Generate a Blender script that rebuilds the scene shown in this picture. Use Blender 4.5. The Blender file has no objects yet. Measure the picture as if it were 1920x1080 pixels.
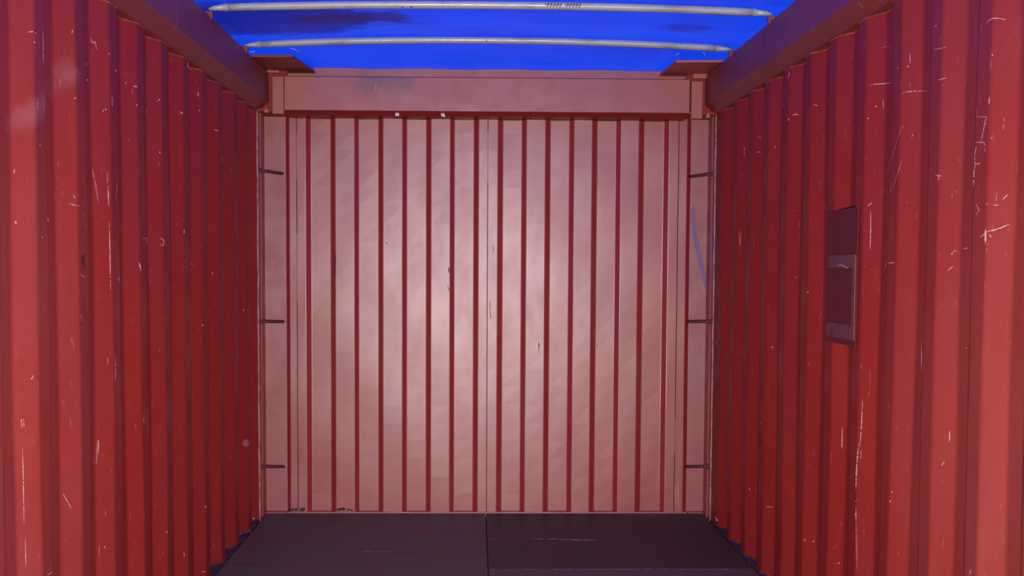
import bpy, bmesh, math, random
from mathutils import Vector, Matrix

# ---------------------------------------------------------------- camera, world, lights, exposure
F, CX, CZ = 2006.3, -0.0648, 1.2994
YAW, PIT, ROL = 0.0188, 0.0510, 0.0049
PX, PY = 926.7, 607.6
C = bpy.context.scene.collection
cam = bpy.data.cameras.new('camera')
co = bpy.data.objects.new('camera', cam); C.objects.link(co)
cam.sensor_fit = 'HORIZONTAL'; cam.sensor_width = 36.0
cam.lens = F / 1920 * 36.0
cam.shift_x = (960 - PX) / 1920
cam.shift_y = (PY - 540) / 1920
cam.clip_start = 0.02
fwd = Vector((math.sin(YAW) * math.cos(PIT), math.cos(YAW) * math.cos(PIT), -math.sin(PIT)))
rt0 = Vector((math.cos(YAW), -math.sin(YAW), 0))
up0 = rt0.cross(fwd)
rt = rt0 * math.cos(ROL) + up0 * math.sin(ROL)
up = up0 * math.cos(ROL) - rt0 * math.sin(ROL)
co.matrix_world = Matrix(((rt.x, up.x, -fwd.x, CX), (rt.y, up.y, -fwd.y, 0), (rt.z, up.z, -fwd.z, CZ), (0, 0, 0, 1)))
bpy.context.scene.camera = co
EYE = Vector((CX, 0, CZ))

w = bpy.data.worlds.new('overcast'); bpy.context.scene.world = w
w.use_nodes = True
w.node_tree.nodes['Background'].inputs[0].default_value = (0.92, 0.95, 1.0, 1)
w.node_tree.nodes['Background'].inputs[1].default_value = 0.30

sun = bpy.data.lights.new('sun', 'SUN'); sun.energy = 4.1; sun.angle = 0.06
so = bpy.data.objects.new('sun', sun); C.objects.link(so)
so.rotation_euler = (math.radians(24), math.radians(-16), 0)

fl = bpy.data.lights.new('camera_flash', 'AREA'); fl.shape = 'DISK'; fl.size = 0.05; fl.energy = 76; fl.spread = math.radians(120)
fo = bpy.data.objects.new('camera_flash', fl); C.objects.link(fo)
fo.location = EYE + Vector((0.012, -0.03, -0.15))
fo.rotation_euler = (math.radians(84), 0, 0)
fl.color = (1.0, 0.93, 0.90)

vs = bpy.context.scene.view_settings
vs.view_transform = 'Standard'; vs.look = 'None'; vs.gamma = 1; vs.exposure = 0.0; vs.use_curve_mapping = False
bpy.context.scene.display_settings.display_device = 'sRGB'

random.seed(4)
# ---------------------------------------------------------------- pixel -> ray (to read sizes off the photograph)
def ray(x, y):
    return (fwd + rt * ((x - PX) / F) - up * ((y - PY) / F)).normalized()
def atY(x, y, Y):
    d = ray(x, y); return EYE + d * (Y / d.y)
def atZ(x, y, Z):
    d = ray(x, y); return EYE + d * ((Z - CZ) / d.z)
def atX(x, y, X):
    d = ray(x, y); return EYE + d * ((X - CX) / d.x)

# ---------------------------------------------------------------- materials
def nd(nt, t, **k):
    n = nt.nodes.new(t)
    for a, b in k.items(): setattr(n, a, b)
    return n
class Mat:
    def __init__(s, name, rough=.45, spec=.5, metal=0):
        s.m = bpy.data.materials.new(name); s.m.use_nodes = True
        s.t = s.m.node_tree; s.b = s.t.nodes['Principled BSDF']
        s.b.inputs['Roughness'].default_value = rough
        s.b.inputs['Specular IOR Level'].default_value = spec
        s.b.inputs['Metallic'].default_value = metal
        s.pos = nd(s.t, 'ShaderNodeNewGeometry').outputs['Position']
        s.col = None
    def lk(s, a, b): s.t.links.new(a, b)
    def noise(s, scale, detail=4, sc=(1, 1, 1), rough=.55, off=(0, 0, 0)):
        mp = nd(s.t, 'ShaderNodeMapping'); mp.inputs['Scale'].default_value = sc; mp.inputs['Location'].default_value = off
        s.lk(s.pos, mp.inputs[0])
        n = nd(s.t, 'ShaderNodeTexNoise'); n.inputs['Scale'].default_value = scale
        n.inputs['Detail'].default_value = detail; n.inputs['Roughness'].default_value = rough
        s.lk(mp.outputs[0], n.inputs['Vector']); return n.outputs['Fac']
    def ramp(s, v, a, b, lo=0., hi=1.):
        r = nd(s.t, 'ShaderNodeMapRange'); r.interpolation_type = 'SMOOTHSTEP'
        r.inputs['From Min'].default_value = a; r.inputs['From Max'].default_value = b
        r.inputs['To Min'].default_value = lo; r.inputs['To Max'].default_value = hi
        s.lk(v, r.inputs['Value']); return r.outputs[0]
    def mul(s, a, b, op='MULTIPLY'):
        n = nd(s.t, 'ShaderNodeMath', operation=op)
        s.lk(a, n.inputs[0])
        if isinstance(b, (int, float)): n.inputs[1].default_value = b
        else: s.lk(b, n.inputs[1])
        return n.outputs[0]
    def seg(s, a, b, r0, r1):
        """1 near the 3-D segment a-b, falling to 0 between r0 and r1"""
        a = Vector(a); b = Vector(b); d = b - a; L = d.length_squared
        sub = nd(s.t, 'ShaderNodeVectorMath', operation='SUBTRACT'); s.lk(s.pos, sub.inputs[0]); sub.inputs[1].default_value = a
        dt = nd(s.t, 'ShaderNodeVectorMath', operation='DOT_PRODUCT'); s.lk(sub.outputs[0], dt.inputs[0]); dt.inputs[1].default_value = d / L
        cl = nd(s.t, 'ShaderNodeClamp'); s.lk(dt.outputs['Value'], cl.inputs[0])
        sc = nd(s.t, 'ShaderNodeVectorMath', operation='SCALE'); sc.inputs[0].default_value = d; s.lk(cl.outputs[0], sc.inputs['Scale'])
        df = nd(s.t, 'ShaderNodeVectorMath', operation='DISTANCE'); s.lk(sub.outputs[0], df.inputs[0]); s.lk(sc.outputs[0], df.inputs[1])
        nz = s.noise(14, 4); wob = s.mul(s.mul(nz, -.5, 'ADD'), (r1 - r0) * 1.6)
        dd = s.mul(df.outputs['Value'], wob, 'ADD')
        return s.ramp(dd, r0, r1, 1, 0)
    def base(s, c): s.col = tuple(c) + (1,); s.b.inputs['Base Color'].default_value = s.col
    def mix(s, fac, c):
        n = nd(s.t, 'ShaderNodeMix', data_type='RGBA')
        if isinstance(s.col, tuple): n.inputs[6].default_value = s.col
        else: s.lk(s.col, n.inputs[6])
        n.inputs[7].default_value = tuple(c) + (1,); s.lk(fac, n.inputs[0])
        s.col = n.outputs[2]; s.lk(s.col, s.b.inputs['Base Color']); return s
    def rough(s, v): s.lk(v, s.b.inputs['Roughness'])
    def bump(s, v, dist, st=1.):
        n = nd(s.t, 'ShaderNodeBump'); n.inputs['Distance'].default_value = dist; n.inputs['Strength'].default_value = st
        s.lk(v, n.inputs['Height'])
        if s.b.inputs['Normal'].is_linked: s.lk(s.b.inputs['Normal'].links[0].from_socket, n.inputs['Normal'])
        s.lk(n.outputs[0], s.b.inputs['Normal'])

def side_paint(name):
    m = Mat(name, .50, .34); m.base((.30, .020, .015))
    m.mix(m.ramp(m.noise(3.2, 4, (1, 1, .45)), .42, .68, 0, .55), (.27, .023, .025))
    m.mix(m.ramp(m.noise(5.0, 5, (1, 1, .3), off=(3, 1, 7)), .55, .75, 0, .5), (.35, .034, .016))
    m.mix(m.ramp(m.noise(90, 3, (1, 1, .25)), .66, .76, 0, .35), (.60, .25, .23))
    m.mix(m.ramp(m.noise(38, 5, (1, 1, .2), off=(5, 5, 2)), .70, .78, 0, .45), (.14, .05, .05))
    # paint paler towards the open doors and along the foot of the wall
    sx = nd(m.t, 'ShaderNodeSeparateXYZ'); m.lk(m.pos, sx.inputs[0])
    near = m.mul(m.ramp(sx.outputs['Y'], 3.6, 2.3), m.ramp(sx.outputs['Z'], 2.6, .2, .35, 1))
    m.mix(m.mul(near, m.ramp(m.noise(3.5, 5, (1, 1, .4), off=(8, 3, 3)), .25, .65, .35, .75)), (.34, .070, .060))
    m.rough(m.ramp(m.noise(7, 5), .3, .7, .45, .60))
    m.bump(m.noise(4.5, 3), .012, .5)
    return m
M = {}
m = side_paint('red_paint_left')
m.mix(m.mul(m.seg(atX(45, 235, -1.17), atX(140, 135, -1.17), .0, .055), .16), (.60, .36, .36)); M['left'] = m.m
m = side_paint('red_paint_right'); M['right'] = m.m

m = Mat('end_wall_paint', .47, 1.0); m.b.inputs['IOR'].default_value = 2.1; m.b.inputs['Specular IOR Level'].default_value = .5; m.base((.36, .017, .021))
m.mix(m.ramp(m.noise(4.0, 5, (1, 1, .4)), .45, .7, 0, .6), (.33, .040, .040))
m.mix(m.ramp(m.noise(11, 6, (1, 1, .5), off=(2, 0, 5)), .58, .74, 0, .35), (.24, .04, .04))
m.mix(m.ramp(m.noise(70, 4, (1, 1, .6)), .69, .76, 0, .5), (.50, .30, .28))
sp = m.ramp(m.noise(9, 6, (1, 1, .45), off=(7, 0, 1)), .35, .75, .44, .48); m.rough(sp)
m.bump(m.noise(3.2, 2, (1, 1, .35)), .005, .35); m.bump(m.noise(26, 4), .0008, .2)
M['end'] = m.m
m = Mat('header_paint', .50, .5); m.b.inputs['IOR'].default_value = 1.9; m.base((.42, .075, .060))
m.mix(m.ramp(m.noise(6, 5), .5, .75, 0, .4), (.28, .055, .07))
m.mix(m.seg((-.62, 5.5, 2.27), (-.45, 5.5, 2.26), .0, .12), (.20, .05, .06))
m.rough(m.ramp(m.noise(8, 5), .3, .7, .46, .58)); m.bump(m.noise(4, 2), .006, .4); M['header'] = m.m
m = Mat('post_paint', .52, .5); m.b.inputs['IOR'].default_value = 2.1; m.base((.33, .034, .032))
m.mix(m.ramp(m.noise(7, 5, (1, 1, .3)), .5, .75, 0, .45), (.27, .05, .045))
m.rough(m.ramp(m.noise(8, 5), .3, .7, .46, .6)); m.bump(m.noise(5, 3), .004, .4); M['post'] = m.m
m = Mat('rail_paint', .50, .6); m.base((.27, .040, .050))
m.mix(m.ramp(m.noise(6, 6), .45, .7, 0, .6), (.19, .045, .05))
m.mix(m.ramp(m.noise(34, 5, (1, 1, .10)), .60, .74, 0, .5), (.38, .22, .22))
m.mix(m.ramp(m.noise(60, 4), .68, .75, 0, .5), (.45, .25, .2)); m.bump(m.noise(8, 4), .003, .4); M['rail'] = m.m
m = Mat('rusty_weld', .6, .3); m.base((.42, .12, .07)); m.mix(m.ramp(m.noise(30, 4), .4, .6), (.28, .07, .05)); M['weld'] = m.m
m = Mat('old_sealant', .7, .3); m.base((.09, .045, .06)); m.mix(m.ramp(m.noise(16, 5), .56, .66), (.34, .24, .24))
m.mix(m.ramp(m.noise(22, 4, off=(4, 4, 4)), .5, .6), (.06, .025, .035)); M['sealant'] = m.m
m = Mat('corner_sealant', .6, .3); m.base((.48, .26, .22)); m.mix(m.ramp(m.noise(20, 4), .45, .6), (.36, .14, .13)); M['bead'] = m.m
m = Mat('seam_dirt', .8, .2); m.base((.10, .03, .032)); M['seam'] = m.m
m = Mat('lashing_steel', .6, .4); m.base((.13, .035, .035)); M['lash'] = m.m
m = Mat('bare_scratch', .6, .3); m.base((.62, .36, .33)); M['scratch'] = m.m
m = Mat('faint_scratch', .6, .3); m.base((.38, .12, .11)); M['faint'] = m.m
m = Mat('dark_scuff', .7, .2); m.base((.055, .03, .035)); M['dark'] = m.m
m = Mat('blue_chalk', .8, .2); m.base((.10, .16, .60)); M['chalk'] = m.m
m = Mat('pale_chalk', .8, .2); m.base((.27, .17, .30)); M['palechalk'] = m.m
m = Mat('plywood', .62, .35); m.base((.058, .036, .038))
m.mix(m.ramp(m.noise(3.0, 6, (1, 2.2, 1)), .42, .68, 0, .8), (.080, .034, .038))
m.mix(m.ramp(m.noise(5, 6, (.4, 2, 1), off=(2, 2, 2)), .56, .72, 0, .7), (.10, .045, .035))
m.mix(m.ramp(m.noise(18, 5, (.25, 2, 1)), .63, .74, 0, .5), (.13, .085, .095))
m.mix(m.ramp(m.noise(9, 5, (.5, 1, 1), off=(9, 1, 1)), .60, .70, 0, .6), (.030, .018, .026))
m.bump(m.noise(40, 4, (.2, 1, 1)), .001, .5); M['ply'] = m.m
m = Mat('paler_plywood', .62, .35); m.base((.112, .088, .086))  # sheets in a lighter tone than the first plywood
m.mix(m.ramp(m.noise(3.0, 6, (1, 2.2, 1)), .42, .68, 0, .8), (.135, .075, .080))
m.mix(m.ramp(m.noise(5, 6, (.4, 2, 1), off=(2, 2, 2)), .52, .66, 0, .8), (.15, .055, .035))
m.mix(m.ramp(m.noise(18, 5, (.25, 2, 1)), .63, .74, 0, .5), (.14, .085, .10))
m.bump(m.noise(40, 4, (.2, 1, 1)), .001, .5); M['ply2'] = m.m
m = Mat('floor_steel', .8, .2); m.base((.020, .012, .018)); M['under'] = m.m
m = Mat('ledge_grime', .8, .2); m.base((.060, .040, .070)); m.mix(m.ramp(m.noise(18, 5), .55, .66), (.16, .11, .13)); M['ledge'] = m.m
m = Mat('wood_edge', .7, .3); m.base((.50, .36, .38)); m.mix(m.ramp(m.noise(30, 5), .42, .55), (.22, .13, .15)); M['woodedge'] = m.m
m = Mat('galvanised_tube', .40, .5, .12); m.base((.52, .53, .46))
m.mix(m.ramp(m.noise(20, 6, (.35, 1, 1)), .5, .66, 0, .7), (.34, .34, .28))
m.mix(m.ramp(m.noise(45, 4), .66, .72, 0, .8), (.06, .06, .07)); m.rough(m.ramp(m.noise(20, 4), .3, .7, .28, .5)); M['galv'] = m.m
m = Mat('white_tape', .6, .3); m.base((.85, .75, .72)); M['tape'] = m.m
m = Mat('pocket_plate', .62, .22); m.base((.17, .020, .026))
m.mix(m.ramp(m.noise(9, 5), .45, .65, 0, .6), (.14, .030, .036)); M['pocket'] = m.m
m = Mat('tape_frame', .6, .25); m.base((.20, .065, .068)); m.mix(m.ramp(m.noise(20, 5), .45, .65), (.15, .04, .05)); M['frame'] = m.m
m = Mat('white_cord', .6, .3); m.base((.65, .68, .85)); M['cord'] = m.m
m = Mat('dark_ink', .7, .2); m.base((.04, .04, .06)); M['ink'] = m.m
m = Mat('mould', .8, .2); m.base((.06, .035, .028)); M['mould'] = m.m

B1_ = atZ(915, 10, 2.297 + .055).y
# tarpaulin: woven plastic, lets daylight through
m = Mat('blue_tarpaulin', .42, .5); t = m.t
m.base((.008, .060, .86))
m.mix(m.ramp(m.noise(3.4, 5, (.55, 1, 1)), .45, .72, 0, .55), (.006, .030, .62))
m.mix(m.ramp(m.noise(9, 5, (.5, 1.4, 1), off=(1, 6, 2)), .62, .78, 0, .5), (.012, .014, .28))
m.mix(m.mul(m.seg((-1.12, B1_ + .28, 2.35), (-.80, B1_ + .30, 2.36), .20, .36), .85), (.006, .010, .22))  # shadow lying on the sheet between the bows, painted into its colour
m.mix(m.mul(m.seg((-.75, B1_ + .27, 2.36), (-.42, B1_ + .27, 2.36), .02, .14), .8), (.022, .012, .12))  # pointed end of the same painted shadow
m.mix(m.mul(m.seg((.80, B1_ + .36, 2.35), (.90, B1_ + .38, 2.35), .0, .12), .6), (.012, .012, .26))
tr = nd(t, 'ShaderNodeBsdfTranslucent'); t.links.new(m.col, tr.inputs[0])
ms = nd(t, 'ShaderNodeMixShader'); ms.inputs[0].default_value = .62
t.links.new(m.b.outputs[0], ms.inputs[1]); t.links.new(tr.outputs[0], ms.inputs[2])
m.bump(m.noise(2.6, 4, (.45, 1.5, 1)), .03, .7)
t.links.new(m.b.inputs['Normal'].links[0].from_socket, tr.inputs['Normal'])
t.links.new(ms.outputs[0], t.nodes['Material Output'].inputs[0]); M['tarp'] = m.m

# ---------------------------------------------------------------- object helpers
def link(o, parent=None):
    C.objects.link(o)
    if parent is not None: o.parent = parent
    return o
def struct(name):
    o = bpy.data.objects.new(name, None); o.empty_display_size = .2; C.objects.link(o); o['kind'] = 'structure'; return o
def thing(name, label, cat, group=None, loc=(0, 0, 0)):
    o = bpy.data.objects.new(name, None); o.empty_display_size = .2; C.objects.link(o)
    o.location = loc; o['label'] = label; o['category'] = cat
    if group: o['group'] = group
    bpy.context.view_layer.update()
    return o
def mesh(name, verts, faces, mat, parent=None, label=None, stuff=False, bev=0, smooth=False):
    me = bpy.data.meshes.new(name); 
    off = Vector((0, 0, 0)); pp = parent
    while pp is not None: off = off + pp.location; pp = pp.parent
    me.from_pydata([Vector(v) - off for v in verts], [], faces)
    bm = bmesh.new(); bm.from_mesh(me); bmesh.ops.recalc_face_normals(bm, faces=bm.faces)
    if bev: bmesh.ops.bevel(bm, geom=list(bm.edges), offset=bev, segments=2, affect='EDGES', profile=.6)
    bm.to_mesh(me); bm.free()
    if smooth: me.polygons.foreach_set('use_smooth', [True] * len(me.polygons))
    me.materials.append(mat)
    o = link(bpy.data.objects.new(name, me), parent)
    if label: o['label'] = label
    if stuff: o['kind'] = 'stuff'
    return o
def box(name, lo, hi, mat, parent=None, bev=.002, **k):
    (a, b, c), (d, e, f) = lo, hi
    a, d = sorted((a, d)); b, e = sorted((b, e)); c, f = sorted((c, f))
    v = [(a, b, c), (d, b, c), (d, e, c), (a, e, c), (a, b, f), (d, b, f), (d, e, f), (a, e, f)]
    return mesh(name, v, [(0, 1, 2, 3), (4, 5, 6, 7), (0, 1, 5, 4), (1, 2, 6, 5), (2, 3, 7, 6), (3, 0, 4, 7)], mat, parent, bev=bev, **k)
def prism(name, poly, axis, a, b, mat, parent=None, bev=.002, **k):
    """poly: list of 2-D points, extruded along axis 'x','y' or 'z'"""
    def P(p, t): return {'x': (t, p[0], p[1]), 'y': (p[0], t, p[1]), 'z': (p[0], p[1], t)}[axis]
    n = len(poly)
    v = [P(p, a) for p in poly] + [P(p, b) for p in poly]
    f = [tuple(range(n)), tuple(range(n, 2 * n))] + [(i, (i + 1) % n, n + (i + 1) % n, n + i) for i in range(n)]
    return mesh(name, v, f, mat, parent, bev=bev, **k)
def tube_geo(pts, r, seg=12, flat=1.0):
    pts = [Vector(p) for p in pts]; v = []; f = []
    rr = r if isinstance(r, (list, tuple)) else [r] * len(pts)
    for i, p in enumerate(pts):
        d = (pts[min(i + 1, len(pts) - 1)] - pts[max(i - 1, 0)]).normalized()
        ref = Vector((0, 0, 1)) if abs(d.z) < .9 else Vector((1, 0, 0))
        s = d.cross(ref).normalized(); u = s.cross(d)
        for k in range(seg):
            a = 2 * math.pi * k / seg
            v.append(p + s * math.cos(a) * rr[i] + u * math.sin(a) * rr[i] * flat)
    for i in range(len(pts) - 1):
        for k in range(seg):
            a = i * seg + k; b = i * seg + (k + 1) % seg
            f.append((a, b, b + seg, a + seg))
    f.append(tuple(range(seg))); f.append(tuple(range((len(pts) - 1) * seg, len(pts) * seg)))
    return v, f
def tube(name, pts, r, mat, parent=None, seg=12, flat=1.0, **k):
    v, f = tube_geo(pts, r, seg, flat); return mesh(name, v, f, mat, parent, smooth=True, **k)

# ---------------------------------------------------------------- dimensions
W = 1.1715            # crest plane of the side walls
DEP = .036            # depth of the side corrugation
YE = 5.66             # end wall crest plane
YP = 5.50             # front edge of the corner posts
Y0 = -.25             # doorway behind the camera
ZA, ZB, ZC = 2.102, 2.145, 2.297   # rail: foot at the wall, lower corner, top
PIN = .055            # how far the rail stands in from the wall
PITCH = .278
YL, YR = 2.738, 2.5677   # where a crest begins, left and right

# ---------------------------------------------------------------- corrugated side walls
def profile(y0):
    """(Y, depth) list from far to near; depth 0 at the crest, DEP at the trough"""
    pts = []
    k = -14
    while True:
        c = y0 + k * PITCH
        k += 1
        if c - .139 > YP: break
        for dy, d in ((-.069 - .070, DEP), (-.069, DEP), (0, 0), (.070, 0)):
            y = c + dy
            if Y0 <= y <= YP - .04: pts.append((y, d))
    if pts[0][0] > Y0: pts.insert(0, (Y0, pts[0][1]))
    pts.append((YP, 0))
    return pts
PROF = {-1: profile(YL), 1: profile(YR)}
def rounded(pts, r=.007):
    out = [pts[0]]
    for a, b, c in zip(pts, pts[1:], pts[2:]):
        va = Vector(a) - Vector(b); vc = Vector(c) - Vector(b)
        ra = min(r, va.length * .4); rc = min(r, vc.length * .4)
        p = Vector(b) + va.normalized() * ra; q = Vector(b) + vc.normalized() * rc
        mid = (p + q) * .25 + Vector(b) * .5
        out += [tuple(p), tuple(mid), tuple(q)]
    out.append(pts[-1]); return out
def wob(y, z, s):
    return .0022 * math.sin(3.1 * y + 1.7 * z + s) + .0016 * math.sin(7.3 * y - 2.9 * z + 2 * s) + .0010 * math.sin(15 * y + 5.3 * z)
def wallpt(s, y, d, z):
    fade = min(1, max(0, (z) / .1), max(0, (ZA - z) / .1)) * min(1, max(0, (YP - y) / .2))
    return Vector((s * (W + d + wob(y, z, s) * fade), y, z))
def side_wall(s, name, mat):
    wl = struct(name)
    pts = rounded(PROF[s])
    y0 = YL if s < 0 else YR
    # sheets four corrugations wide, welded edge to edge on a trough
    cuts = [y0 + .105 + PITCH * 4 * k for k in range(-3, 4)]
    cuts = [c for c in cuts if Y0 + .2 < c < YP - .2]
    bounds = [Y0] + cuts + [YP]
    zs = [i / 14 * (ZA + .01) for i in range(15)]
    for a, b in zip(bounds, bounds[1:]):
        sec = [p for p in pts if a < p[0] < b]
        def interp(y):
            for p, q in zip(pts, pts[1:]):
                if p[0] <= y <= q[0]:
                    u = (y - p[0]) / max(1e-9, q[0] - p[0]); return (y, p[1] + (q[1] - p[1]) * u)
            return (y, DEP)
        sec = [interp(a)] + sec + [interp(b)]
        n = len(sec); v = []; f = []
        for z in zs:
            for (y, d) in sec: v.append(wallpt(s, y, d, z))
        m0 = len(v)
        for z in zs:
            for (y, d) in sec: v.append(wallpt(s, y, d, z) + Vector((s * .0035, 0, 0)))
        for j in range(len(zs) - 1):
            for i in range(n - 1):
                q = j * n + i
                f.append((q, q + 1, q + n + 1, q + n)); f.append((m0 + q, m0 + q + n, m0 + q + n + 1, m0 + q + 1))
        for j in range(len(zs) - 1):
            for i in (0, n - 1):
                q = j * n + i; f.append((q, q + n, m0 + q + n, m0 + q))
        for i in range(n - 1):
            for j in (0, len(zs) - 1):
                q = j * n + i; f.append((q, q + 1, m0 + q + 1, m0 + q))
        mesh('corrugated_sheet', v, f, mat, wl)
    # bottom rail ledge under the troughs
    box('bottom_rail', (s * (W - .004), Y0, -.12), (s * (W + DEP + .05), YP, .002), M['ledge'], wl, bev=.003, label='dark bottom rail ledge')
    # weld bead at the head of the sheet and sealant at its foot, both following the folds
    v = []; f = []
    for (z, r, zz) in ((ZA - .003, .0035, 0),):
        path = [Vector((s * (W + d - .001), y, z)) for y, d in pts if y > .6]
        v, f = tube_geo(path, r, 6)
    mesh('weld_bead', v, f, M['weld'], wl, smooth=True)
    path = []; rr = []
    for (p, q) in zip(pts, pts[1:]):
        for u in (0, .5):
            y = p[0] + (q[0] - p[0]) * u; d = p[1] + (q[1] - p[1]) * u
            if y < 1.5: continue
            path.append(Vector((s * (W + d - .003), y, .004 + random.uniform(-.002, .002)))); rr.append(random.uniform(.0015, .0055))
    v, f = tube_geo(path, rr, 6); mesh('foot_sealant', v, f, M['sealant'], wl, smooth=True)
    return wl
WLft = side_wall(-1, 'wall_left', M['left'])
WRgt = side_wall(1, 'wall_right', M['right'])

# ---------------------------------------------------------------- end wall
WE = struct('wall_back')
YREC = .030
zt = atY(910, 214, YE).z   # top of the end sheets, inside the header's foot
mx = lambda x: atY(x, 590, YE).x
# dark fold edges read at mid height: (start, end) pixels, flats between them alternate crest / recess
folds = [(537.5, 543), (574.5, 584), (621.6, 628.7), (665, 673), (710.7, 717.7), (754.6, 762.4), (799.7, 807.4), (843.7, 851), (888, 896),
         (932.5, 941), (977, 985), (1021, 1029), (1065, 1073.7), (1108, 1116), (1152, 1160.6), (1195, 1203), (1241, 1250), (1285, 1291)]
def mk(x, rec):
    return (atY(x, 590, YE + (YREC if rec else 0)).x, YREC if rec else 0)
prof = []
rec = True
for a, b in folds:
    prof += [mk(a, rec), mk(b, not rec)]
    rec = not rec
assert rec
# sheets meet at seams on the crest flats at 557, 913 and 1268 px
def end_sheet(x0, x1, pr):
    sec = [p for p in rounded(pr, .004) if x0 < p[0] < x1]
    def ip(x):
        for p, q in zip(pr, pr[1:]):
            if p[0] <= x <= q[0]: return (x, p[1] + (q[1] - p[1]) * (x - p[0]) / (q[0] - p[0]))
        return (x, pr[0][1] if x < pr[0][0] else pr[-1][1])
    sec = [ip(x0)] + sec + [ip(x1)]
    n = len(sec); zs = [zt * i / 22 for i in range(23)]; v = []; f = []
    for t in (0, .003):
        for z in zs:
            for x, d in sec:
                wv = (.0016 * math.sin(5 * x + 2.2 * z) + .0012 * math.sin(9 * z + 13 * x)) * min(1, z * 6, (zt - z) * 6)
                v.append((x + (.004 * math.sin(1.7 * z + 2.1 * x) * min(1, z * 4) if 0 else 0), YE + d + wv + t, z))
    m0 = n * 23
    for j in range(22):
        for i in range(n - 1):
            q = j * n + i; f += [(q, q + 1, q + n + 1, q + n), (m0 + q, m0 + q + 1, m0 + q + n + 1, m0 + q + n)]
        for i in (0, n - 1):
            q = j * n + i; f.append((q, q + n, m0 + q + n, m0 + q))
    for i in range(n - 1):
        for j in (0, 22):
            q = j * n + i; f.append((q, q + 1, m0 + q + 1, m0 + q))
    return mesh('corrugated_sheet', v, f, M['end'], WE)
s1, s2, s3 = mx(557.5), mx(913.5), mx(1268.5)
XLe, XRe = prof[0][0], prof[-1][0]
end_sheet(XLe - .002, s1 - .001, prof); end_sheet(s1 + .001, s2 - .001, prof)
end_sheet(s2 + .001, s3 - .001, prof); end_sheet(s3 + .001, XRe + .002, prof)
for x in (s1, s2, s3):
    box('seam_weld', (x - .0022, YE - .0012, .0), (x + .0022, YE + .004, zt), M['seam'], WE, bev=0)
box('sill', (XLe, YE - .006, -.02), (XRe, YE + .06, .006), M['post'], WE, bev=.002)

# ---------------------------------------------------------------- corner posts with lashing bars
def corner_post(s, label):
    t = thing('corner_post', label, 'post', None, (s * (W - .02), YE, 0))
    xi = XLe if s < 0 else XRe
    ztp = zt + .01
    box('post_face', (s * (W + .06), YE + YREC, 0), (xi + s * .002, YE + YREC + .02, ztp), M['post'], t, bev=.001)
    # side flange between the corrugated wall and the face, with a shallow fold
    prism('side_flange', [(s * W, YP), (s * W, YP + .055), (s * (W - .010), YP + .062), (s * (W - .010), YP + .085), (s * (W), YP + .092), (s * W, YE + YREC), (s * (W + .05), YE + YREC), (s * (W + .05), YP)], 'z', 0, ztp, M['post'], t, bev=.001)
    prism('post_foot', [(s * (W + .06), YP), (s * (W - .008), YP), (s * (W - .008), YE - .006), (xi + s * .004, YE - .006), (xi + s * .004, YE + .09), (s * (W + .06), YE + .09)], 'z', -.09, .004, M['post'], t, bev=0)
    tube('corner_bead', [(s * (W - .002) + random.uniform(-.0015, .0015), YP - .002, z * .0699) for z in range(31)], .0052, M['bead'], t, 8, label='pale sealant bead')
    ys = (325, 603, 875)
    for i, y in enumerate(ys):
        px = 505 if s < 0 else 1318
        yy = y + (6 if s > 0 and i == 0 else 0); tilt = (-5 if i == 0 else 0)
        a, b, c, d = [Vector((s * X, Y, atY(px, yy + dz, Y).z)) for X, Y, dz in ((W - .002, YP + .045, tilt), (W - .045, YE - .055, tilt * .5), (W - .090, YE - .012, 0), (W - .094, YE + YREC, 0))]
        r = tube('lashing_bar', [a, b, c, d], .008, M['lash'], t, 8)
        v, f = tube_geo([a + Vector((s * -.001, 0, .012)), a + Vector((-s * .004, 0, -.012))], .009, 8)
        mesh('weld_collar', v, f, M['lash'], r, smooth=True)
    return t
PL = corner_post(-1, 'pinkish steel corner post with three lashing bars left of the end wall')
PR = corner_post(1, 'steel corner post with blue chalk strokes right of the end wall')

# ---------------------------------------------------------------- header
YH = 5.50
zh0 = atY(910, 209, YH).z; zh1 = atY(910, 146, YH).z
H = thing('header_beam', 'long pinkish red steel beam across the top of the end wall', 'beam', None, (0, YH, zh0))
xa, xb = atY(533, 175, YH).x, atY(1293, 180, YH).x
zf = atY(910, 219, YE).z
prism('face_plate', [(YH, zh0), (YH, zh1), (YH + .012, zh1), (YH + .012, zh0 + .006)], 'x', xa, xb, M['header'], H, bev=.002)
zf2 = atY(910, 218, YH + .04).z
prism('lower_flange', [(YH + .001, zh0 - .001), (YH + .012, zh0 + .006), (YE + .09, zh0 + .006), (YE + .09, zf2 + .0), (YH + .040, zf2)], 'x', xa, xb, M['left'], H, bev=.001)
zl = atY(910, 131, YH + .09).z
box('upper_lip', (atY(522, 130, YH + .09).x, YH + .09, zh1 - .05), (atY(1300, 130, YH + .09).x, YH + .10, zl + .008), M['header'], H)
box('closing_strip', (xa, YH + .012, zh1 - .03), (xb, YH + .09, zh1 - .024), M['seam'], H, bev=0)
for (u0, u1, v0, v1) in ((510.5, 531.5, 143, 213), (1296, 1318, 152, 222)):
    p0, p1 = atY(u0, v1, YH - .006), atY(u1, v0, YH - .006)
    box('end_block', (p0.x, YH - .006, p0.z), (p1.x, YH + .05, p1.z), M['header'], H, bev=.003)
for (u0, u1, v0, v1) in ((492, 523, 119, 136), (1300, 1330, 128, 147)):
    p0, p1 = atY(u0, v1, YH + .01), atY(u1, v0, YH + .01)
    box('top_block', (p0.x, YH + .01, p0.z), (p1.x, YH + .06, p1.z), M['header'], H, bev=.003)
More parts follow.
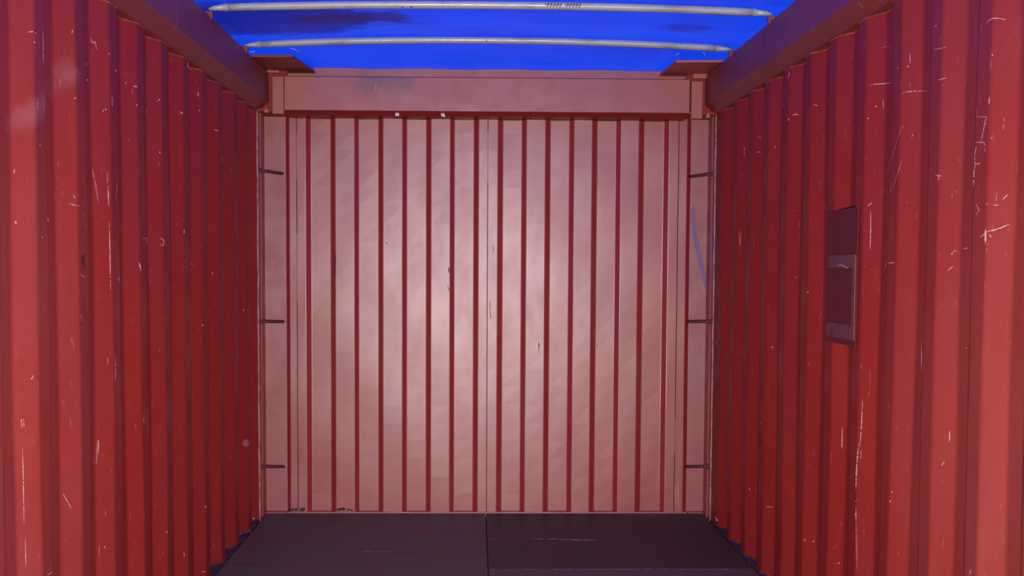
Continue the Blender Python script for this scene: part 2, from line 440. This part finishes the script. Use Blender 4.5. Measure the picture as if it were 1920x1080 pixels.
for s in (-1, 1):
    # recessed shoulder behind the end block, over the post
    box('shoulder', (s * (W + .03), YH + .03, zf + .012), (xa + .01 if s < 0 else xb - .01, YH + .045, zl), M['left' if s < 0 else 'right'], H, bev=0)
    box('shoulder_foot', (s * (W + .03), YH - .0, zf - .004), (xa + .002 if s < 0 else xb - .002, YE + .08, zf + .012), M['left' if s < 0 else 'right'], H, bev=.001)
    c = atY(500 if s < 0 else 1327, 206 if s < 0 else 216, YH - .01)
    prism('gusset', [(c.x - .014, c.z - .014), (c.x + .014, c.z - .014), (c.x - s * -.004, c.z + .018)], 'y', YH - .012, YH - .006, M['header'], H, bev=.001)

# ---------------------------------------------------------------- roof rails
def roof_rail(s, label):
    t = thing('roof_rail', label, 'rail', None, (s * W, 2.6, ZB))
    x0, x1, xo = s * W, s * (W - PIN), s * (W + .07)
    sec = [(x0, ZA), (x1, ZB), (x1, ZC), (x1 + s * .03, ZC + .003), (xo, ZC + .003), (xo, ZA)]
    prism('beam', sec, 'y', Y0, YP + .03, M['rail'], t, bev=.005)
    # plate gusset in the corner under the tarp (left and right ends differ in outline)
    zg = ZC + .006
    if s < 0: pl = [atZ(470, 107, zg), atZ(548, 107, zg), atZ(583, 128, zg)]
    else: pl = [atZ(1392, 117, zg), atZ(1268, 117, zg), atZ(1243, 137, zg)]
    yb = YH + .09
    poly = [(s * (W + .03), pl[0].y), (pl[1].x, pl[1].y), (pl[2].x, yb - .04), (pl[2].x, yb), (s * (W + .03), yb)]
    prism('corner_plate', poly, 'z', zg, zg + .012, M['rail' if s < 0 else 'header'], t, bev=.002)
    # sockets that hold the bow ends
    for y in BOWS:
        x = s * (W - PIN)
        prism('bow_socket', [(x, ZC - .012), (x - s * .008, ZC - .002), (x - s * .010, ZC + .020), (x + s * .03, ZC + .020), (x + s * .03, ZC - .002)], 'y', y - .013, y + .013, M['rail'], t, bev=.002)
    return t
B2 = atZ(915, 76, ZC + .055).y; B1 = atZ(915, 10, ZC + .055).y
BOWS = [B1, B2]
print('bows', B1, B2, 'header', zh0, zh1, zf, 'lip', zl, YH)
roof_rail(-1, 'dark purple red roof rail along the top of the left wall')
roof_rail(1, 'scuffed dark roof rail along the top of the right wall')

# ---------------------------------------------------------------- roof bows
for i, (y, lab) in enumerate(((B1, 'nearer galvanised roof bow with dark printed marks under the blue tarpaulin'), (B2, 'farther galvanised roof bow close to the end wall header'))):
    t = thing('roof_bow', lab, 'roof bow', 'galvanised bows under the tarpaulin', (0, y, ZC + .02))
    e = W - PIN - .015
    rise = (.020, .029)[i]; zb = ZC + .056 - rise
    pts = []
    for k in range(41):
        u = -1 + k / 20; x = u * e
        pts.append((x, y, zb + rise * (1 - abs(u) ** 2.2)))
    tube('bow_tube', pts[1:-1], .0170, M['galv'], t, 16, .9)
    for s in (-1, 1):
        tube('bow_tip', [(s * (e + .022), y, zb - .006), (s * e, y, zb - .002), (s * (e * .95 - .002), y, pts[1 if s < 0 else -2][2] + .0002)], [.006, .011, .0168], M['galv'], t, 14, .9)
    if i == 0:
        v = []; f = []
        random.seed(11)
        # illegible printed marks on the underside
        for px in range(1022, 1086, 6):
            if px in (1052,): continue
            p = atY(px, 9, y); zc = zb + rise * (1 - abs(p.x / e) ** 2.2)
            hh = random.uniform(.35, .62)
            for (dx, a0, a1) in ((0, -hh, hh * .4), (.006, -.1, .5), (.010, -hh, .1)):
                b = len(v)
                for (xx, aa) in ((p.x + dx, a0), (p.x + dx + .0035, a0), (p.x + dx + .0035, a1), (p.x + dx, a1)):
                    ang = math.pi + aa - .0
                    v.append((xx, y + math.cos(ang) * .0177, zc - math.sin(aa + .25) * .0138 * -1 if 0 else zc + math.sin(ang + .0) * .0160))
                f.append((b, b + 1, b + 2, b + 3))
        mesh('printed_marks', v, f, M['ink'], t, label='small dark printed marks', stuff=True)

# ---------------------------------------------------------------- tarpaulin
T = thing('tarpaulin', 'bright blue translucent tarpaulin stretched over the roof bows', 'tarpaulin', None, (0, 2.6, ZC + .04))
ys = []
y = Y0
step = .61
allb = [B1 - step * k for k in range(1, 8)] + BOWS
v = []; f = []; nx = 60; ny = 150
yend = YH + .085
def tarpz(x, y):
    u = min(1, abs(x) / (W - PIN))
    z = ZC + .052 + .023 * (1 - u ** 2.2)
    dmin = min(abs(y - b) for b in allb); z -= .016 * min(1, dmin / .28) ** 1.5 * (1 - u * .6)
    z += .003 * math.sin(9 * x + 4 * y) * min(1, dmin / .1) + .002 * math.sin(23 * x - 11 * y) * min(1, dmin / .1)
    if y > B2:
        k = min(1, (y - B2) / (yend - B2)); z = z * (1 - k) + (zl + .002 + .002 * math.sin(14 * x)) * k
    if abs(x) > W - PIN: z = min(z, ZC + .053)
    return z
X1 = W + .06
for j in range(ny + 1):
    yy = Y0 + (yend - Y0) * j / ny
    for i in range(nx + 1):
        xx = -X1 + 2 * X1 * i / nx
        v.append((xx, yy, tarpz(xx, yy)))
for j in range(ny):
    for i in range(nx):
        q = j * (nx + 1) + i; f.append((q, q + 1, q + nx + 2, q + nx + 1))
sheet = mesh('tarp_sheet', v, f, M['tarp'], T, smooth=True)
# hem tucked down behind the header lip
v = []; f = []
for i in range(nx + 1):
    xx = -X1 + 2 * X1 * i / nx; z = tarpz(xx, yend)
    v += [(xx, yend, z), (xx, yend + .010, z - .001), (xx, yend + .012, z - .028)]
for i in range(nx):
    q = i * 3; f += [(q, q + 3, q + 4, q + 1), (q + 1, q + 4, q + 5, q + 2)]
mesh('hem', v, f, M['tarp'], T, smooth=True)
def cordpts(pp, z): return [tuple(atZ(a, b, z)) for a, b in pp]
for pp in ([(545, 90), (560, 96), (572, 105)], [(1319, 98), (1322, 104), (1326, 112)], [(1258, 109), (1268, 103), (1273, 100)], [(468, 97), (478, 97)]):
    tube('tie_cord', cordpts(pp, ZC + .022), .0016, M['cord'], T, 6)

# ---------------------------------------------------------------- floor
FL = struct('floor')
box('subfloor', (-W, Y0, -.09), (W, YE + .02, -.026), M['under'], FL, bev=0)
yj = atZ(1150, 1067, 0).y
g = .004
def ply(x0, x1, y0, y1, mat):
    return box('plywood_sheet', (x0, y0, -.026), (x1, y1, 0), mat, FL, bev=.0015)
e = W - .014
ply(g / 2, e, yj + g / 2, YE - .012, M['ply'])
yy = yj - g / 2
while yy > Y0 + .1:
    ply(g / 2, e, max(Y0, yy - 2.4), yy, M['ply2']); yy -= 2.4 + g
yy = YE - .012
while yy > Y0 + .1:
    ply(-e, -g / 2, max(Y0, yy - 2.4), yy, M['ply2']); yy -= 2.4 + g
# splintered pale edge at the sheet joint
v = []; f = []
random.seed(5)
n = 90
for i in range(n):
    x = .012 + (e - .10) * i / n; a = random.uniform(.0, .006); b = random.uniform(.001, .007) * (1 if random.random() > .25 else .2)
    v += [(x, yj - g / 2 - b - .002, .0006), (x, yj - .001 + a * .3, .0006)]
for i in range(n - 1): q = 2 * i; f.append((q, q + 2, q + 3, q + 1))
mesh('splintered_joint', v, f, M['woodedge'], FL, label='pale splintered joint edge')

# ---------------------------------------------------------------- marks: thin paint chips lying on the real surfaces
def hit(px, py, s):
    d = ray(px, py); best = None
    for (p, q) in zip(PROF[s], PROF[s][1:]):
        ax, ay = s * (W + p[1]), p[0]; bx, by = s * (W + q[1]), q[0]
        # EYE + t*(d.x,d.y) = a + u*(b-a)
        ex, ey = bx - ax, by - ay
        den = d.x * ey - d.y * ex
        if abs(den) < 1e-9: continue
        t = ((ax - CX) * ey - ay * ex) / den
        u = ((ax - CX) * d.y - ay * d.x) / den
        if t > 0 and 0 <= u <= 1 and (best is None or t < best[0]):
            nrm = Vector((-s * abs(ey), (1 if ex * s < 0 else -1) * abs(ex), 0)).normalized()
            best = (t, EYE + d * t, nrm)
    if best is None: return None
    dd = wob(best[1].y, best[1].z, s) * s
    return best[1] + Vector((dd, 0, 0)), best[2]
def hit_plane_y(Y):
    return lambda px, py: (atY(px, py, Y), Vector((0, -1, 0)))
def hit_end(px, py):
    x = atY(px, py, YE).x
    for (a, b) in zip(prof, prof[1:]):
        if a[0] <= x <= b[0]:
            return (atY(px, py, YE + (a[1] + (b[1] - a[1]) * (x - a[0]) / (b[0] - a[0]))), Vector((0, -1, 0)))
    return (atY(px, py, YE + YREC), Vector((0, -1, 0)))
def ribbon(fn, poly, wpx, v, f, ragged=.5, off=.0016, gaps=.06):
    # sample the polyline every 2.5 px
    pts = []
    for (a, b) in zip(poly, poly[1:]):
        L = math.hypot(b[0] - a[0], b[1] - a[1]); n = max(1, int(L / 2.5))
        for i in range(n): pts.append((a[0] + (b[0] - a[0]) * i / n, a[1] + (b[1] - a[1]) * i / n))
    pts.append(poly[-1])
    prev = None
    for i, p in enumerate(pts):
        q = pts[min(i + 1, len(pts) - 1)]; o = pts[max(i - 1, 0)]
        dx, dy = q[0] - o[0], q[1] - o[1]; L = math.hypot(dx, dy) or 1
        end = math.sin(math.pi * (i + .6) / (len(pts) + .2)) ** .6
        hw = wpx * .5 * max(.15, end) * random.uniform(1 - ragged, 1 + ragged * .4)
        a = fn(p[0] - dy / L * hw, p[1] + dx / L * hw); b = fn(p[0] + dy / L * hw, p[1] - dx / L * hw)
        if a is None or b is None or (a[0] - b[0]).length > .04: prev = None; continue
        k = len(v); v += [a[0] + a[1] * off, b[0] + b[1] * off]
        if prev is not None and (v[prev] - v[k]).length < .06 and random.random() >= gaps: f.append((prev, prev + 1, k + 1, k))
        prev = k
def marks(name, parent, mat, fn, items, **k):
    v = []; f = []
    for it in items:
        ribbon(fn, it[1], it[0], v, f, **k)
    if f: mesh(name, v, f, mat, parent, stuff=True)
def dots(lst, w=2.5): return [(w, [(x, y - 1.6), (x + .6, y + 1.6)]) for x, y in lst]
random.seed(21)
hl = lambda x, y: hit(x, y, -1)
hr = lambda x, y: hit(x, y, 1)
LS = [(2.2, [(50, 60), (60, 59), (68, 64)]), (2.0, [(135, 53), (133, 62)]), (1.8, [(168, 70), (172, 80), (177, 78), (180, 92)]),
      (1.6, [(208, 178), (209, 200)]), (2.2, [(250, 161), (258, 163)]), (1.6, [(69, 183), (68, 206)]), (1.6, [(79, 60), (80, 120)]),
      (2.2, [(25, 317), (24, 325)]), (3, [(27, 411), (29, 420)]), (1.8, [(136, 365), (138, 372)]), (2, [(129, 382), (138, 385), (146, 386)]),
      (2, [(200, 348), (201, 386)]), (1.8, [(202, 415), (203, 470), (204, 545)]), (2.4, [(260, 492), (262, 500), (265, 513)]),
      (1.6, [(218, 522), (226, 527)]), (1.5, [(222, 518), (220, 530)]), (1.6, [(265, 447), (277, 446), (275, 455)]), (1.6, [(87, 405), (90, 418)]),
      (1.6, [(214, 672), (214, 716)]), (1.4, [(150, 590), (151, 602)]), (1.5, [(41, 785), (42, 802)]), (1.5, [(45, 785), (46, 800)]),
      (1.7, [(43, 838), (44, 880), (45, 985)]), (1.8, [(116, 926), (131, 953)]), (1.3, [(47, 1010), (48, 1062)]), (2, [(88, 1078), (98, 1073)]),
      (2, [(184, 825), (183, 850)]), (1.4, [(268, 775), (268, 792)]), (2.2, [(344, 1036), (345, 1044)]), (2, [(355, 113), (350, 120), (352, 128), (358, 131)]),
      (1.8, [(360, 116), (365, 122)]), (1.7, [(345, 430), (345, 438)]), (1.6, [(299, 450), (303, 446), (308, 452), (306, 461), (301, 457)]),
      (2, [(400, 243), (408, 245)]), (1.5, [(370, 172), (371, 181)]), (1.3, [(414, 290), (415, 305)]), (1.4, [(157, 520), (148, 514)])]
LS += dots([(62, 79), (203, 101), (235, 156), (267, 165), (191, 208), (196, 205), (215, 132), (299, 187), (300, 286), (339, 211), (341, 212), (369, 177), (381, 610), (384, 950), (311, 998), (196, 1026), (398, 512), (60, 710), (62, 706), (456, 582), (78, 445), (160, 120), (162, 150), (138, 184), (256, 197), (372, 207), (73, 272)])
marks('paint_scratches', WLft, M['scratch'], hl, LS)
LF = [(4, [(169, 312), (175, 340), (182, 382)]), (3, [(199, 322), (199, 345)]), (4, [(182, 825), (180, 870)]), (2.5, [(186, 1020), (186, 1045)]), (3, [(76, 45), (79, 52)]),
      (3, [(199, 670), (199, 686)]), (2.5, [(218, 335), (215, 375)]), (2, [(85, 150), (86, 200)]), (2.5, [(177, 870), (172, 858)]), (2, [(78, 180), (82, 215)]), (13, [(454, 830), (466, 831)]), (11, [(460, 824), (460, 837)])]
LF += dots([(155, 404), (158, 422), (161, 394), (152, 470), (225, 430), (220, 440), (90, 395), (140, 130), (365, 150), (373, 186), (375, 250), (380, 390), (295, 190), (330, 420), (360, 495), (364, 500), (100, 370), (310, 598), (250, 600)], 3)
marks('faded_scuffs', WLft, M['faint'], hl, LF)
marks('dark_scuffs', WLft, M['dark'], hl, [(3, [(156, 475), (153, 490), (156, 505)]), (2, [(150, 478), (158, 498)]), (2, [(352, 105), (348, 112)])], ragged=.9)
RS = [(2.2, [(1851, 45), (1856, 38), (1864, 34), (1875, 34), (1888, 37)]), (1.8, [(1752, 93), (1762, 91), (1775, 88)]), (1.6, [(1760, 150), (1775, 146)]),
      (2, [(1706, 100), (1706, 118)]), (2.2, [(1631, 160), (1640, 158), (1655, 157), (1670, 155)]), (2.2, [(1690, 176), (1696, 173), (1708, 171), (1737, 170)]),
      (3, [(1640, 199), (1643, 200)]), (1.8, [(1655, 188), (1655, 203)]), (2, [(1858, 182), (1857, 196)]), (1.5, [(1836, 219), (1853, 219), (1851, 235)]),
      (1.8, [(1851, 222), (1846, 250), (1843, 266)]), (1.8, [(1832, 267), (1850, 267)]), (1.8, [(1849, 268), (1850, 284)]), (2.4, [(1831, 290), (1832, 310), (1830, 322), (1829, 350)]),
      (2, [(1832, 308), (1842, 306)]), (2, [(1834, 275), (1831, 292)]), (2, [(1755, 328), (1766, 330)]), (2, [(1761, 330), (1761, 338)]),
      (1.6, [(1834, 382), (1839, 395), (1833, 403)]), (2, [(1853, 381), (1855, 383)]), (2, [(1865, 385), (1875, 384)]), (1.8, [(1883, 374), (1893, 364)]),
      (3.2, [(1841, 444), (1848, 440), (1854, 434)]), (2.6, [(1852, 434), (1865, 432), (1880, 427), (1896, 420)]), (4, [(1851, 430), (1851, 455)]), (1.6, [(1858, 440), (1864, 447)]),
      (2, [(1786, 478), (1793, 470), (1798, 472)]), (1.8, [(1809, 467), (1819, 465)]), (1.8, [(1780, 508), (1790, 499)]), (2, [(1626, 386), (1635, 380)]), (2, [(1632, 395), (1632, 430), (1631, 468)]),
      (2.2, [(1662, 495), (1668, 493), (1677, 492)]), (1.4, [(1661, 488), (1662, 525)]), (1.6, [(1728, 640), (1729, 695)]), (2, [(1782, 808), (1781, 830)]),
      (1.8, [(1772, 865), (1767, 873)]), (2, [(1619, 748), (1617, 800), (1614, 840)]), (2.6, [(1612, 830), (1608, 870), (1606, 918)]), (1.5, [(1616, 845), (1616, 860)]),
      (2, [(1578, 800), (1577, 842)]), (1.6, [(1606, 950), (1606, 975)]), (2, [(1820, 1078), (1823, 1068)]), (2.2, [(1487, 216), (1495, 214), (1503, 217)]), (1.8, [(1527, 196), (1535, 198)]),
      (1.5, [(1420, 257), (1428, 257)]), (1.5, [(1419, 285), (1428, 285)]), (1.8, [(1477, 132), (1482, 138), (1478, 148)]), (1.6, [(1437, 950), (1450, 951)]), (1.3, [(1395, 275), (1395, 290)]), (1.3, [(1386, 435), (1387, 460)])]
RS += dots([(1702, 125), (1682, 128), (1711, 253), (1863, 103), (1480, 224), (1455, 276), (1395, 289), (1407, 917), (1426, 793), (1526, 1015), (1510, 1013), (1573, 1056), (1604, 964), (1672, 940), (1675, 922), (1862, 259), (1756, 49), (1627, 222), (1514, 548), (1471, 197), (1425, 184), (1449, 651), (1342, 641), (1727, 836), (1726, 867), (1814, 652)])
marks('paint_scratches', WRgt, M['scratch'], hr, RS)
RF = [(4, [(1885, 220), (1884, 245)]), (3, [(1606, 975), (1608, 1072)]), (3, [(1671, 340), (1668, 365)]), (2, [(1661, 330), (1690, 236)]), (2.2, [(1691, 300), (1673, 355)]), (3, [(1855, 455), (1853, 475)]),
      (1.6, [(1650, 90), (1672, 85)]), (2, [(1606, 480), (1608, 510)]), (3, [(1872, 360), (1870, 380)]), (2, [(1390, 430), (1388, 470)]), (2, [(1834, 200), (1836, 222)])]
RF += dots([(1688, 350), (1692, 238), (1769, 160), (1620, 500), (1489, 395), (1493, 520), (1500, 515), (1676, 330), (1838, 350), (1420, 270), (1830, 380), (1795, 360), (1800, 300), (1640, 260), (1700, 380), (1605, 940), (1727, 820)], 3)
marks('faded_scuffs', WRgt, M['faint'], hr, RF)
marks('dark_scuffs', WRgt, M['dark'], hr, [(2, [(1485, 130), (1481, 145)]), (2, [(1425, 820), (1426, 835)])], ragged=.9)
# bits of torn sealant at the feet of the walls
def crumbs(parent, fn, items): marks('sealant_scraps', parent, M['scratch'], fn, items, ragged=.7)
crumbs(WLft, hl, [(3, [(470, 975), (473, 970), (476, 974)]), (3, [(455, 1001), (463, 998)]), (3, [(430, 1029), (440, 1026)]), (2.5, [(402, 1057), (414, 1055)]), (2.5, [(377, 1073), (384, 1071)])])
crumbs(WRgt, hr, [(4, [(1343, 969), (1347, 977)]), (3, [(1355, 1003), (1362, 1010)]), (3, [(1378, 1023), (1392, 1032)]), (3, [(1402, 1050), (1416, 1058)])])

# chalk strokes on the right post
fnp = hit_plane_y(YE + YREC)
def poststroke(poly, wpx, mat, lab):
    v = []; f = []; ribbon(fnp, poly, wpx, v, f, ragged=.3, off=.002, gaps=0); o = mesh('chalk_stroke', v, f, mat, PR, label=lab)
poststroke([(1299, 385), (1300, 420), (1308, 465), (1318, 510), (1326, 552)], 11, M['palechalk'], 'faint lavender chalk stroke')
v = []; f = []
for k in range(16):
    zz = atX(1333, 425, W).z + (atX(1333, 540, W).z - atX(1333, 425, W).z) * k / 15
    hw = .024 * math.sin(math.pi * (k + .7) / 16.4) ** .4 * random.uniform(.8, 1.1)
    for y in (YP + .030 - hw, YP + .030 + hw): v += [(W - .0015, y - .006 * k / 15, zz)]
for k in range(15): f.append((2 * k, 2 * k + 1, 2 * k + 3, 2 * k + 2))
mesh('chalk_stroke', v, f, M['chalk'], PR, label='bright blue chalk stroke')
v = []; f = []; ribbon(fnp, [(1327, 500), (1326, 530), (1324, 555)], 5, v, f, ragged=.3, off=.003, gaps=0)
mesh('chalk_stroke', v, f, M['chalk'], PR, label='blue chalk stroke, lower end')

# end-wall scuffs
ES = [(2, [(840, 505), (842, 520), (840, 545)]), (3, [(925, 460), (925, 472)]), (1.5, [(900, 470), (901, 480)])]
marks('dark_scuffs', WE, M['dark'], hit_end, [(2.2, [(841, 500), (842, 512)]), (2.5, [(839, 535), (842, 545)]), (2.5, [(723, 455), (727, 457)]), (3, [(1119, 645), (1121, 649)]), (1.6, [(631, 570), (632, 620)]), (2, [(1010, 640), (1011, 660)]), (2, [(629, 470), (628, 520)]), (1.5, [(918, 560), (920, 600)])], ragged=.8)
marks('pale_scuffs', WE, M['scratch'], hit_end, [(4, [(924, 459), (926, 474)]), (1.6, [(852, 802), (868, 803)]), (1.2, [(1030, 780), (1052, 766)]), (1.5, [(1271, 900), (1272, 955)]), (1.5, [(1265, 905), (1267, 950)]), (1.5, [(1248, 300), (1249, 345)]), (1.5, [(1004, 790), (1014, 792)]), (1.4, [(637, 272), (643, 275)])], ragged=.6)
# dirt and mould gathered in the foot of the wall, left side
marks('foot_grime', WE, M['mould'], hit_end, [(7, [(541, 957), (552, 955), (560, 957), (573, 954)]), (6, [(628, 956), (645, 954), (662, 957)])], ragged=.8)
# header and floor marks
fh = hit_plane_y(YH)
marks('pale_scratches', H, M['scratch'], fh, [(1.6, [(705, 157), (704, 172)]), (1, [(1001, 210), (1001, 216)]), (1, [(1016, 180), (1016, 200)])])
ffl = lambda x, y: (atZ(x, y, 0), Vector((0, 0, 1)))
marks('floor_scratches', FL, M['woodedge'], ffl, [(3, [(1022, 1010), (1060, 1012), (1120, 1013)]), (1.6, [(664, 1034), (700, 1034), (742, 1035)]), (2.5, [(918, 1011), (928, 1012)]), (1.6, [(1000, 1010), (1024, 1011)]), (1.5, [(1160, 967), (1250, 967)])], off=.0006, ragged=.6)
# rail scuffs
def rl(s): return lambda x, y: (atX(x, y, s * (W - PIN)), Vector((-s, 0, 0)))
rails = [o for o in C.objects if o.name.startswith('roof_rail')]
marks('faded_scuffs', rails[0], M['faint'], rl(-1), [(1.6, [(372, 55), (374, 75)]), (1.8, [(382, 70), (386, 96)]), (1.5, [(405, 48), (408, 66)]), (1.5, [(299, 28), (300, 30)]), (1.5, [(396, 104), (402, 108)])], ragged=.7)
marks('faded_scuffs', rails[1], M['faint'], rl(1), [(2, [(1430, 55), (1432, 85)]), (1.8, [(1446, 42), (1447, 70)]), (1.6, [(1452, 40), (1470, 38)]), (1.5, [(1398, 98), (1396, 118)]), (1.5, [(1478, 28), (1480, 40)]), (1.5, [(1504, 0), (1505, 14)])], ragged=.7)

# mould patch on the corner plates' edge
# ---------------------------------------------------------------- cover plate on the right wall
kc = 4
yk4 = YR + 4 * PITCH; yk3 = YR + 3 * PITCH
xp = W - .004
z1 = atX(1575, 393, xp).z; z0 = atX(1575, 645, xp).z
CP = thing('cover_plate', 'dark steel plate with a pale frame bridging two ribs of the right wall', 'plate', None, (xp, (yk3 + yk4) / 2, z0))
ya = yk3 + .028; yb2 = yk4 + .045
box('plate', (xp, ya, z0), (xp + .0025, yb2, z1), M['pocket'], CP, bev=.0008)
zf1 = atX(1575, 478, xp).z; zf0 = atX(1575, 634, xp).z; xf = xp - .004
yf0 = atX(1604, 560, xp).y; yf1 = yb2 - .01
box('frame_strip', (xf, yf0, zf0), (xp, yf0 + .028, zf1), M['frame'], CP, bev=.001, label='pale vertical frame strip')
box('frame_strip', (xf, yf0 + .028, zf1 - .045), (xp, yf1, zf1), M['frame'], CP, bev=.001, label='pale top frame strip')
box('frame_strip', (xf, yf0 + .028, zf0), (xp, yf1, zf0 + .05), M['frame'], CP, bev=.001, label='pale bottom frame strip')
v = []; f = []; ribbon(lambda a, b: (atX(a, b, xf), Vector((-1, 0, 0))), [(1568, 499), (1575, 497), (1582, 498), (1589, 503), (1593, 499)], 2.4, v, f, ragged=.4)
mesh('bent_scratch', v, f, M['scratch'], CP, label='white bent scratch')

# ---------------------------------------------------------------- scraps of tape on the header flange
for (px, py, ww, hh, lab, sk) in ((745, 213.5, 7, 8, 'small square white tape scrap under the header, left one of two', .0), (830.5, 215.5, 8, 9, 'small torn white tape scrap under the header, right one of two', .35)):
    yy = YH + .022
    c = atY(px, py, yy)
    P = [atY(px + dx, py + dy, yy) for dx, dy in ((-ww / 2, -hh / 2), (ww / 2 * (1 - sk), -hh / 2 + sk * 2), (ww / 2, hh / 2), (-ww / 2 * (1 - sk), hh / 2 - sk * 5))]
    v = [p + Vector((0, -.004, 0)) for p in P] + P
    me = bpy.data.meshes.new('tape_scrap')
    me.from_pydata([q - c for q in v], [], [(0, 1, 2, 3), (4, 5, 6, 7), (0, 1, 5, 4), (1, 2, 6, 5), (2, 3, 7, 6), (3, 0, 4, 7)])
    me.materials.append(M['tape'])
    o = bpy.data.objects.new('tape_scrap', me); o.location = c; C.objects.link(o)
    o['label'] = lab; o['category'] = 'tape'; o['group'] = 'tape scraps under the header'
